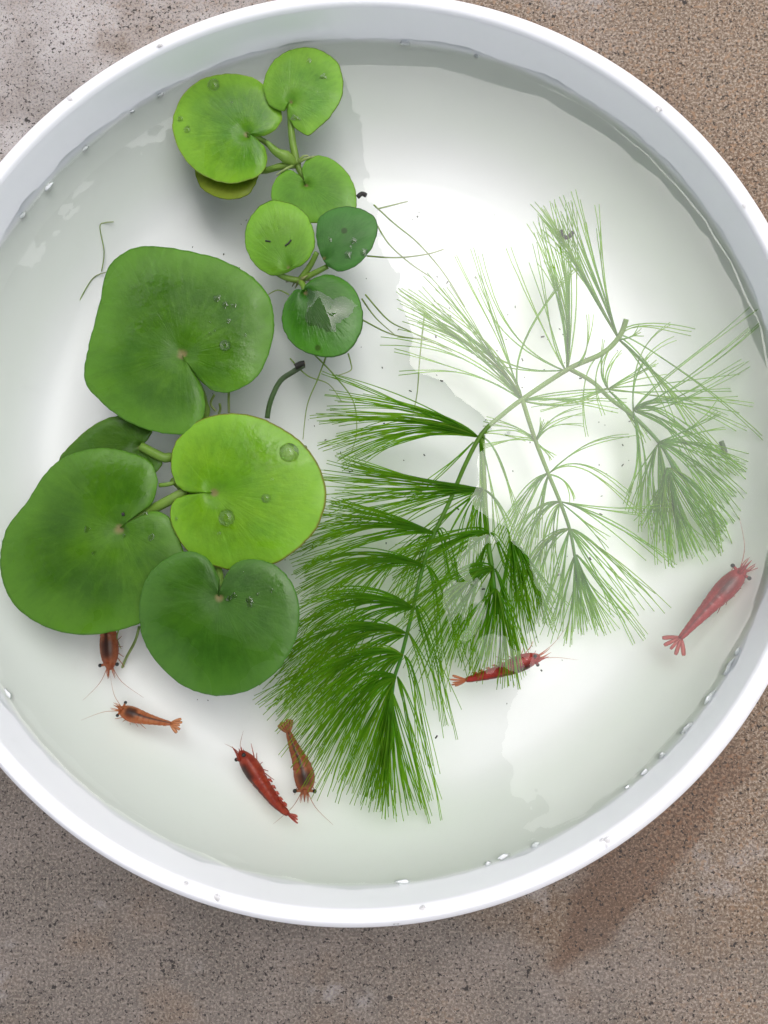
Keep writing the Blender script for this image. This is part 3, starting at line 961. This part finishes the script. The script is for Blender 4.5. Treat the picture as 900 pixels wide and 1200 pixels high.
whorl([((581, 690), (575, 740), (560, 795), 22, 18, -.010, -.011), ((582, 690), (592, 740), (598, 805), 18, 18, -.010, -.010), ((582, 690), (602, 735), (612, 795), 10, 10, -.010, -.011), ((580, 690), (550, 730), (530, 785), 20, 10, -.010, -.013)], fork=0.7)
# paler side stem
whorl([((627, 516), (600, 500), (562, 496), 8, 4, -.009, -.008), ((626, 517), (606, 515), (560, 522), 6, 3, -.009, -.008), ((629, 516), (645, 495), (688, 488), 12, 6, -.009, -.008), ((628, 516), (632, 505), (640, 492), 6, 5, -.009, -.006), ((628, 518), (640, 530), (648, 540), 4, 2, -.009, -.012)])
whorl([((643, 555), (615, 575), (585, 650), 22, 14, -.011, -.018), ((644, 554), (690, 520), (745, 508), 8, 3, -.011, -.012), ((645, 553), (690, 545), (760, 600), 8, 3, -.011, -.016), ((643, 556), (635, 590), (625, 640), 16, 8, -.011, -.018), ((645, 556), (665, 565), (672, 590), 7, 3, -.011, -.014)], fork=0.8)
whorl([((656, 588), (620, 605), (600, 680), 20, 16, -.012, -.018), ((658, 588), (700, 595), (800, 600), 10, 3, -.012, -.016), ((658, 588), (700, 602), (790, 665), 18, 6, -.012, -.018), ((656, 590), (645, 620), (640, 690), 18, 10, -.012, -.018), ((659, 590), (690, 615), (714, 645), 8, 3, -.012, -.018)], fork=0.8)
whorl([((667, 620), (630, 640), (608, 720), 18, 16, -.013, -.019), ((669, 620), (700, 640), (770, 715), 26, 8, -.013, -.019), ((667, 622), (655, 660), (640, 730), 18, 10, -.013, -.019), ((669, 622), (695, 660), (740, 720), 22, 8, -.013, -.019)], fork=0.8)
whorl([((674, 650), (670, 690), (660, 750), 26, 16, -.014, -.019), ((675, 650), (690, 690), (715, 745), 26, 16, -.014, -.019), ((675, 655), (680, 690), (688, 740), 14, 14, -.014, -.017), ((676, 650), (700, 680), (750, 750), 14, 5, -.014, -.020)], fork=0.8)
# pale tangle on the right
whorl([((712, 455), (705, 435), (720, 405), 14, 8, -.010, -.006), ((712, 456), (740, 440), (775, 425), 14, 6, -.010, -.009), ((712, 456), (760, 455), (895, 455), 18, 5, -.010, -.014), ((712, 455), (680, 465), (625, 478), 12, 5, -.010, -.012), ((714, 458), (735, 480), (760, 520), 14, 6, -.010, -.014)])
whorl([((742, 480), (790, 430), (893, 352), 7, 4, -.011, -.004), ((742, 480), (800, 445), (897, 372), 5, 2, -.011, -.004), ((742, 480), (790, 470), (885, 500), 26, 7, -.011, -.014), ((742, 482), (780, 480), (890, 590), 24, 6, -.011, -.018),
       ((742, 482), (740, 420), (790, 382), 12, 3, -.011, -.004), ((742, 482), (752, 540), (742, 600), 18, 9, -.011, -.018), ((744, 482), (790, 500), (840, 560), 26, 10, -.011, -.014), ((744, 480), (800, 470), (880, 425), 18, 4, -.011, -.010)], fork=0.7)
whorl([((772, 520), (800, 540), (860, 620), 30, 20, -.012, -.018), ((772, 520), (780, 570), (790, 650), 26, 20, -.012, -.019), ((772, 520), (810, 520), (880, 560), 26, 10, -.012, -.016), ((770, 522), (758, 570), (770, 640), 22, 12, -.012, -.019), ((772, 518), (820, 500), (850, 480), 20, 6, -.012, -.012), ((772, 520), (750, 560), (738, 600), 14, 6, -.012, -.018)], fork=0.8)
whorl([((784, 548), (800, 590), (840, 650), 30, 24, -.013, -.019), ((784, 548), (785, 590), (795, 660), 22, 18, -.013, -.019), ((782, 548), (776, 572), (775, 600), 14, 16, -.012, -.014), ((786, 548), (830, 580), (855, 650), 18, 12, -.013, -.018), ((784, 550), (770, 590), (752, 620), 14, 8, -.013, -.019)], fork=0.8)

# ------------------------------------------------------------------ shrimps
M_EYE = mat_plain('shrimp_eye', (0.012, 0.010, 0.012), 0.2)


def shrimp(label, spine, z, roll, hw, mats, fanlen=22, splay=1.0, ant=1.0, bend_z=None, legk=1.0):
    """spine: pixels from tail base to the front of the head; hw: half width in pixels at the carapace."""
    mat, thin = mats
    zs = bend_z or [0.0] * len(spine)
    ctr = [P(x, y, z + dz) for (x, y), dz in zip(spine, zs)]
    line = catmull(ctr, False, 14)
    N = len(line)
    acc = [0.0]
    for a, b in zip(line[:-1], line[1:]):
        acc.append(acc[-1] + (b - a).length)
    LT = acc[-1]
    mid = line[N // 2]
    lowest = mid.z - 0.004
    root = empty('shrimp', Vector((mid.x, mid.y, max(lowest, ZF))), label, 'shrimp', 'shrimps in the basin')
    unit = (P(spine[0][0] + 1, spine[0][1], z) - P(spine[0][0], spine[0][1], z)).length
    W = hw * unit
    prof = [(0, .26, .30), (.06, .34, .42), (.15, .42, .48), (.3, .58, .62), (.45, .74, .76), (.58, .90, .90), (.68, 1.0, 1.0), (.78, .98, .98), (.87, .84, .84), (.94, .58, .58), (.98, .36, .38), (1.0, .16, .18)]

    def pf(s):
        for (a, w0, h0), (b, w1, h1) in zip(prof[:-1], prof[1:]):
            if s <= b:
                t = (s - a) / (b - a)
                return w0 + (w1 - w0) * t, h0 + (h1 - h0) * t
        return prof[-1][1:]

    frames = []
    for i in range(N):
        T = (line[min(i + 1, N - 1)] - line[max(i - 1, 0)]).normalized()
        U = Vector((0, 0, 1))
        U = (U - T * U.dot(T)).normalized()
        U = Matrix.Rotation(roll, 3, T) @ U
        frames.append((line[i], T, U, U.cross(T)))       # side points to the animal's left

    def fr(s):
        x = s * LT
        for i in range(N - 1):
            if acc[i + 1] >= x or i == N - 2:
                t = (x - acc[i]) / max(acc[i + 1] - acc[i], 1e-9)
                a, b = frames[i], frames[i + 1]
                return a[0].lerp(b[0], t), a[1], a[2], a[3]

    mb = MB()
    sides = 18
    M = 72
    rings = []
    for i in range(M + 1):
        s = i / M
        p, T, U, Sd = fr(s)
        w_, h_ = pf(s)
        if s < 0.6:                                        # overlapping abdomen plates
            ph = (s * 10.5) % 1.0
            k = 1.0 + 0.07 * (ph - 0.5)
            w_ *= k
            h_ *= k
        ring = []
        for j in range(sides):
            a = 2 * math.pi * j / sides
            cx, sy = math.cos(a), math.sin(a)
            hh = h_ * (0.82 if sy > 0 else 1.0)
            if sy < 0 and s < 0.6:
                cx *= 1 - 0.25 * abs(sy)
            ring.append(mb.add(p + Sd * (W * w_ * cx) + U * (W * hh * sy), (s, j / sides)))
        rings.append(ring)
    for a, b in zip(rings[:-1], rings[1:]):
        for j in range(sides):
            j2 = (j + 1) % sides
            mb.f.append((a[j], a[j2], b[j2], b[j]))
    mb.f.append(tuple(reversed(rings[0])))
    mb.f.append(tuple(rings[-1]))
    # rostrum, rooted in the carapace
    p, T, U, Sd = fr(0.90)
    mb.tube([p + U * W * 0.55, p + T * (LT * 0.10) + U * W * 0.42, p + T * (LT * 0.20) + U * W * 0.45], [W * 0.22, W * 0.13, W * 0.02], 6, u0=0)
    mb.build('body', mat, root)

    # tail fan: telson and four uropods
    p, T, U, Sd = fr(0.0)
    FL = fanlen * unit

    def blade(ang, ln, wd, lift):
        mb = MB()
        D = (T * -math.cos(ang) + Sd * math.sin(ang)).normalized()
        Q = U.cross(D)
        rows = []
        K = 8
        for i in range(K + 1):
            t = i / K
            ww = wd * (0.35 + 0.65 * math.sin(min(1, t * 1.15) * math.pi * 0.62)) * (1 if t < 0.9 else 0.72)
            c = p + T * (W * 0.2) + D * (ln * t + W * 0.1) + U * (lift * t - 0.15 * W * t * t)
            rows.append([mb.add(c + Q * (ww * x_) + U * (z_ * W * 0.05), (0.05, 0.75)) for x_, z_ in ((-1, 0), (0, 1), (1, 0), (0, -1))])
        for a, b in zip(rows[:-1], rows[1:]):
            for j in range(4):
                j2 = (j + 1) % 4
                mb.f.append((a[j], a[j2], b[j2], b[j]))
        mb.f.append(tuple(reversed(rows[0])))
        mb.f.append(tuple(rows[-1]))
        return mb

    blade(0, FL * 0.85, W * 0.16, W * 0.1).build('telson', thin, root)
    for sg in (-1, 1):
        blade(sg * 0.38 * splay, FL * 0.98, W * 0.20, 0).build('uropod', thin, root)
        blade(sg * 0.80 * splay, FL * 0.95, W * 0.22, -W * 0.1).build('uropod', thin, root)
    # eyes on stalks
    p, T, U, Sd = fr(0.925)
    for sg in (-1, 1):
        mb = MB()
        e = p + Sd * (sg * W * 0.88) + U * (W * 0.35) + T * (LT * 0.01)
        mb.tube([p + Sd * (sg * W * 0.30) + U * W * 0.25, e], [W * 0.16, W * 0.13], 6)
        st = mb.build('eye_stalk', mat, root)
        mb = MB()
        mb.sphere(e + Sd * (sg * W * 0.06), W * 0.21, 12, 8)
        mb.build('eye', M_EYE, st)
    # antennae: short thick pairs and long whips
    p, T, U, Sd = fr(0.97)
    for sg in (-1, 1):
        for (an, ln, r0, cu) in ((0.10, 0.22, 0.10, 0.02), (0.30, 0.20, 0.10, -0.05), (0.5, 0.62, 0.045, 0.35)):
            mb = MB()
            D = (T * math.cos(an) + Sd * (sg * math.sin(an))).normalized()
            b = p + Sd * (sg * W * 0.18) - T * (W * 0.3)
            mb.tube(catmull([b, b + D * (LT * ln * ant * 0.5), b + D * (LT * ln * ant) + Sd * (sg * LT * cu * 0.4) - U * (LT * 0.03)], False, 5),
                    [W * r0 * (1 - 0.85 * i / 10) for i in range(11)], 5)
            mb.build('antenna', thin, root)
    # walking legs
    for k in range(5):
        s = 0.60 + 0.06 * k
        p, T, U, Sd = fr(s)
        for sg in (-1, 1):
            mb = MB()
            a0 = p + Sd * (sg * W * 0.45) - U * (W * 0.75)
            a1 = a0 + Sd * (sg * W * (0.25 + 0.05 * k)) - U * (W * 0.25 * legk) + T * (W * (0.35 * k - 0.6))
            a2 = a1 + Sd * (sg * W * 0.12) - U * (W * 0.5 * legk) + T * (W * (0.25 * k - 0.5))
            for q in (a1, a2):
                q.z = max(q.z, ZF + 0.0003)
            mb.tube(catmull([a0, a1, a2], False, 3), [W * 0.06 * (1 - 0.6 * i / 6) for i in range(7)], 5)
            mb.build('leg', thin, root)
    # swimmerets
    for k in range(5):
        s = 0.16 + 0.09 * k
        p, T, U, Sd = fr(s)
        w_, h_ = pf(s)
        for sg in (-1, 1):
            mb = MB()
            a0 = p + Sd * (sg * W * w_ * 0.35) - U * (W * h_ * 0.85)
            a1 = a0 - U * (W * 0.16) - T * (W * 0.18)
            a2 = a0 - U * (W * 0.24) - T * (W * 0.50)
            for q in (a1, a2):
                q.z = max(q.z, ZF + 0.0002)
            mb.tube([a0, a1, a2], [W * 0.12, W * 0.16, W * 0.05], 5)
            mb.build('swimmeret', thin, root)
    return root


MS_PINK = (mat_shrimp('shrimp_pink', (0.56, 0.06, 0.06), (0.40, 0.025, 0.035), 0.22, 0.6), mat_shrimp('shrimp_pink_limb', (0.62, 0.10, 0.09), (0.62, 0.10, 0.09), 0.55, 0.0))
MS_RED = (mat_shrimp('shrimp_red', (0.60, 0.05, 0.035), (0.42, 0.025, 0.02), 0.2, 0.75), mat_shrimp('shrimp_red_limb', (0.68, 0.20, 0.06), (0.68, 0.20, 0.06), 0.55, 0.0))
MS_DARK = (mat_shrimp('shrimp_darkred', (0.54, 0.075, 0.03), (0.34, 0.03, 0.015), 0.28, 0.95), mat_shrimp('shrimp_darkred_limb', (0.60, 0.09, 0.05), (0.60, 0.09, 0.05), 0.55, 0.0))
MS_ORANGE = (mat_shrimp('shrimp_orange', (0.66, 0.25, 0.08), (0.50, 0.12, 0.035), 0.45, 0.9), mat_shrimp('shrimp_orange_limb', (0.70, 0.30, 0.10), (0.70, 0.30, 0.10), 0.55, 0.0))
MS_BROWN = (mat_shrimp('shrimp_brown', (0.56, 0.19, 0.08), (0.38, 0.085, 0.035), 0.35, 0.85), mat_shrimp('shrimp_brown_limb', (0.60, 0.24, 0.11), (0.60, 0.24, 0.11), 0.55, 0.0))

shrimp('pinkish red shrimp with fanned tail swimming near the basin wall', [(797, 748), (816, 727), (836, 705), (855, 685), (873, 666)], ZW - .0045, -0.35, 12.5, MS_PINK, 22, 1.0, 0.9)
shrimp('bright red shrimp half hidden behind the drooping weed tips', [(546, 797), (572, 791), (597, 783), (617, 775), (633, 769)], ZW - .0085, 0.9, 10.5, MS_RED, 20, 0.8)
shrimp('dark red shrimp lying on its side on the bare basin floor', [(337, 954), (322, 940), (306, 918), (292, 897), (281, 880)], ZF + .0110, -0.8, 11.5, MS_DARK, 17, 0.5, 0.45, [.004, .002, 0, 0, 0], 0.3)
shrimp('brownish shrimp poking out head first from the feathery weed', [(338, 858), (344, 874), (352, 893), (357, 912), (357, 931)], ZF + .0110, -0.15, 12, MS_BROWN, 16, 0.65)
shrimp('orange brown shrimp with its tail hidden beneath a frogbit pad', [(127, 690), (127, 712), (127, 738), (128, 762), (129, 785)], ZF + .0090, 0.0, 10.5, MS_BROWN, 18, 0.8, 0.8)
shrimp('slender pale orange shrimp with dark back line, below a root tip', [(200, 848), (184, 845), (167, 841), (152, 836), (139, 830)], ZF + .0110, 0.5, 9.0, MS_ORANGE, 14, 0.8)

# ------------------------------------------------------------------ droplets
M_DROP = mat_droplet()
M_FILM = mat_film()
dropmesh = {}


def droplet(c, r, label, group, flat=0.62, up=Vector((0, 0, 1)), irregular=0.0, seed=0):
    mb = MB()
    nu, nv = 20, 7
    rows = []
    for j in range(nv + 1):
        th = math.pi / 2 * j / nv
        row = []
        for i in range(nu):
            ph = 2 * math.pi * i / nu
            k = 1 + irregular * noise.noise(Vector((math.cos(ph) * 1.3 + seed * 3.3, math.sin(ph) * 1.3, seed)))
            row.append(mb.add((r * k * math.cos(th) * math.cos(ph), r * k * math.cos(th) * math.sin(ph), r * flat * math.sin(th))))
        rows.append(row)
    for a, b in zip(rows[:-1], rows[1:]):
        for i in range(nu):
            i2 = (i + 1) % nu
            mb.f.append((a[i], a[i2], b[i2], b[i]))
    mb.f.append(tuple(reversed(rows[0])))
    o = mb.build('water_droplet', M_FILM if flat < 0.4 else M_DROP, merge=r * 0.02)
    o.matrix_world = Matrix.Translation(c) @ up.to_track_quat('Z', 'Y').to_matrix().to_4x4()
    return tag(o, label, 'droplet', group)


PXM = 0.000187     # metres per photo pixel at the water
GL = 'droplets on frogbit pads'
for key, x, y, rp, lab in (
        ('A1', 250, 99, 8.5, 'large clear droplet on the rim of the lime green pad'),
        ('A1', 211, 138, 4.5, 'small droplet on the outer edge of the lime green pad'),
        ('A1', 219, 151, 5, 'rounder small droplet on the outer edge of the lime green pad'),
        ('A1', 271, 120, 2.6, 'tiny bead of water in the middle of the lime green pad'),
        ('D1', 338, 530, 12, 'largest round droplet, on the light green pad'),
        ('D1', 266, 607, 10.5, 'round droplet below the petiole scar of the light green pad'),
        ('D1', 312, 584, 6, 'small droplet in the middle of the light green pad'),
        ('D1', 257, 625, 3, 'tiny bead beside the round droplet on the light green pad'),
        ('D1', 319, 562, 3, 'tiny bead above the small droplet on the light green pad'),
        ('D1', 206, 608, 3, 'tiny bead on the notched edge of the light green pad'),
        ('D1', 356, 523, 2.6, 'tiny bead next to the largest round droplet'),
        ('C1', 264, 405, 7.5, 'droplet on the largest dark green pad'),
        ('C1', 252, 388, 2.5, 'tiny bead on the largest dark green pad')):
    lf = LEAF[key]
    droplet(lf.at(x, y) - Vector((0, 0, 0.0002)), rp * PXM, lab, GL, 0.6)
GF = 'wet films on frogbit pads'
sd = 0
for key, n_, (x0, y0, x1, y1), lab in (
        ('C1', 9, (200, 345, 290, 395), 'thin irregular wet patch on the largest dark green pad'),
        ('D3', 7, (265, 662, 322, 715), 'thin irregular wet patch on the dark heart shaped pad'),
        ('B2', 6, (385, 262, 430, 300), 'thin irregular wet patch on the deep green spotted pad'),
        ('A2', 4, (345, 70, 385, 140), 'thin irregular wet patch on the topmost small pad'),
        ('D2', 6, (90, 585, 185, 660), 'thin irregular wet patch on the big mossy green pad')):
    lf = LEAF[key]
    for k in range(n_):
        sd += 1
        droplet(lf.at(random.uniform(x0, x1), random.uniform(y0, y1)) - Vector((0, 0, 0.0001)), random.uniform(2.0, 5.5) * PXM, lab, GF, 0.22, irregular=0.9, seed=sd)


def film(lf, x, y, rp, label, hgt, irr, seed):
    mb = MB()
    rows = []
    nu = 28
    ts = [0.0, 0.3, 0.55, 0.75, 0.9, 1.0]
    for t in ts:
        row = []
        for i in range(nu):
            ph = 2 * math.pi * i / nu
            kk = 1 + irr * (noise.noise(Vector((math.cos(ph) * 1.1 + seed * 3.3, math.sin(ph) * 1.1, seed))) + 0.4 * noise.noise(Vector((math.cos(ph) * 3 + seed, math.sin(ph) * 3, seed))))
            c = lf.at(x + rp * kk * t * math.cos(ph), y + rp * kk * t * math.sin(ph))
            row.append(mb.add(c + Vector((0, 0, hgt * (1 - t * t) - 0.00003))))
        rows.append(row)
    for a, b in zip(rows[:-1], rows[1:]):
        for i in range(nu):
            i2 = (i + 1) % nu
            mb.f.append((a[i], a[i2], b[i2], b[i]))
    return tag(mb.build('water_film', M_FILM), label, 'water film', GF)


film(LEAF['B3'], 383, 366, 24, 'broad glossy film of water on the dark round pad', 0.0004, 0.7, 4)
for k in range(22):
    a = random.uniform(0, 2 * math.pi)
    rr = random.choice((0.0970, 0.0975, 0.0988, 0.0966))
    zz = {0.0970: .00108, 0.0975: .00115, 0.0988: .0003, 0.0966: .00095}[rr]
    droplet(Vector((rr * math.cos(a), rr * math.sin(a), RZ + zz - 0.0001)), random.uniform(0.0004, 0.0009), 'flat clear droplet on the white basin rim', 'droplets on the basin rim', 0.28, irregular=0.4, seed=k + 200)

M_GLINT = mat_plain('white_glint', (0.9, 0.92, 0.92), 0.4)  # solid white flecks painted in for bright reflections along the waterline
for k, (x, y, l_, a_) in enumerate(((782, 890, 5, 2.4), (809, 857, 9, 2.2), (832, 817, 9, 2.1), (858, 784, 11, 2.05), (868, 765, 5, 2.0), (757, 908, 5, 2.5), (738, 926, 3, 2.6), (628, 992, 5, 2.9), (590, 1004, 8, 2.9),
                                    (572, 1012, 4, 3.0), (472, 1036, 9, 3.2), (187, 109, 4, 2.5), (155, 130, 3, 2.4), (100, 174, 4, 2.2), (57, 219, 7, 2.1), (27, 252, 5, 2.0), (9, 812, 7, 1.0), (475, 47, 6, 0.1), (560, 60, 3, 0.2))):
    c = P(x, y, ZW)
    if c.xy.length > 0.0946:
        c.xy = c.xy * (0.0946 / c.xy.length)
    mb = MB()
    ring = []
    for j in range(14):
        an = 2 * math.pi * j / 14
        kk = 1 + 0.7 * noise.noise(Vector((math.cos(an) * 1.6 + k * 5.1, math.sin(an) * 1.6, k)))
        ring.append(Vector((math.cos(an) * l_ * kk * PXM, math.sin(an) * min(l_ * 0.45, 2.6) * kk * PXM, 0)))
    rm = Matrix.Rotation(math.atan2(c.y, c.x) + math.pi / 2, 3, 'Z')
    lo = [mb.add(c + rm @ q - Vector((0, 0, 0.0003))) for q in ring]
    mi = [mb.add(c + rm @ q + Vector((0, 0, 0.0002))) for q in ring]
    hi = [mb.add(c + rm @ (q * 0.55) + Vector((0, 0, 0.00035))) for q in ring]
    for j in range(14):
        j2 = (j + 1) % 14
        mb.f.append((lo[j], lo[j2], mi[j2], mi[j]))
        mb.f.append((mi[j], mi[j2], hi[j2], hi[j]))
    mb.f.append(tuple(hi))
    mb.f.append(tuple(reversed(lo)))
    tag(mb.build('glint_fleck', M_GLINT), 'tiny white fleck painted in for a highlight where water meets the basin wall', 'glint', 'painted glint flecks along the waterline')

# ------------------------------------------------------------------ debris
M_BLACK = mat_plain('black_bit', (0.02, 0.017, 0.015), 0.7)


def bit(pts, r, label, mat=M_BLACK, cat='debris', name='debris_bit'):
    mb = MB()
    mb.tube(catmull([P(x, y, zz) for x, y, zz in pts], False, 4), r, 6)
    return tag(mb.build(name, mat), label, cat)


zt = ZW + 0.0002
bit([(346, 430, zt - .002), (352, 427, zt - .002), (357, 426, zt - .002)], 0.00075, 'dark head of a broken root end beside the dark pad')
M_TW = mat_fibre('root_piece', (0.09, 0.17, 0.05), (0.12, 0.16, 0.10), 0.2)
bit([(313, 490, ZW - .006), (317, 470, ZW - .005), (328, 447, ZW - .004), (343, 436, ZW - .003), (356, 428, ZW - .002)], 0.00062, 'curved dark green root piece between the largest pad and small rosette', M_TW, 'root', 'root_piece')
bit([(119, 318, ZF + .004), (122, 295, ZF + .006), (117, 266, ZF + .008), (123, 261, ZF + .008), (133, 260, ZF + .008)], 0.00014, 'thin yellow green root thread above the largest pad', M_ROOT, 'root', 'root_thread')
bit([(88, 364, ZF + .003), (98, 343, ZF + .004), (110, 325, ZF + .004), (124, 319, ZF + .004)], 0.00014, 'thin bent root thread touching the largest pad', M_ROOT, 'root', 'root_thread')
bit([(419, 231, zt), (424, 227, zt), (429, 229, zt)], 0.00055, 'small black crumb afloat beside the small pads')
bit([(658, 270, ZW - .002), (660, 277, ZW - .002), (666, 278, ZW - .002), (671, 272, ZW - .002)], 0.0005, 'curled black crumb caught in the upright weed tips')
bit([(845, 517, ZW - .012), (848, 525, ZW - .012), (850, 531, ZW - .012)], 0.0006, 'dark green crumb caught in the pale weed tangle', M_TW)
bit([(143, 603, LEAF['D2'].at(131, 602).z), (146, 602, LEAF['D2'].at(131, 602).z)], 0.0004, 'black crumb on the big mossy green pad')
bit([(311, 282, LEAF['B1'].at(313, 283).z + .0002), (317, 283, LEAF['B1'].at(313, 283).z + .0002)], 0.00018, 'short black crumb on the mid green round pad')
bit([(334, 288, LEAF['B1'].at(338, 284).z + .0002), (338, 285, LEAF['B1'].at(338, 284).z + .0002), (341, 281, LEAF['B1'].at(338, 284).z + .0002)], 0.00018, 'bent black crumb on the mid green round pad')
mb = MB()
for k in range(230):
    a = random.uniform(0, 2 * math.pi)
    r = 0.074 * math.sqrt(random.random())
    c = Vector((r * math.cos(a), r * math.sin(a), ZF + 0.0001))
    b = random.uniform(0, 6.28)
    s = random.choice((0.00008, 0.0001, 0.00013, 0.00018))
    d = Vector((math.cos(b), math.sin(b), 0)) * s * random.uniform(0.6, 3.0)
    mb.tube([c - d, c, c + d], s, 4)
tag(mb.build('floor_specks', M_BLACK), 'fine dark specks scattered over the white basin floor', 'specks', kind='stuff')
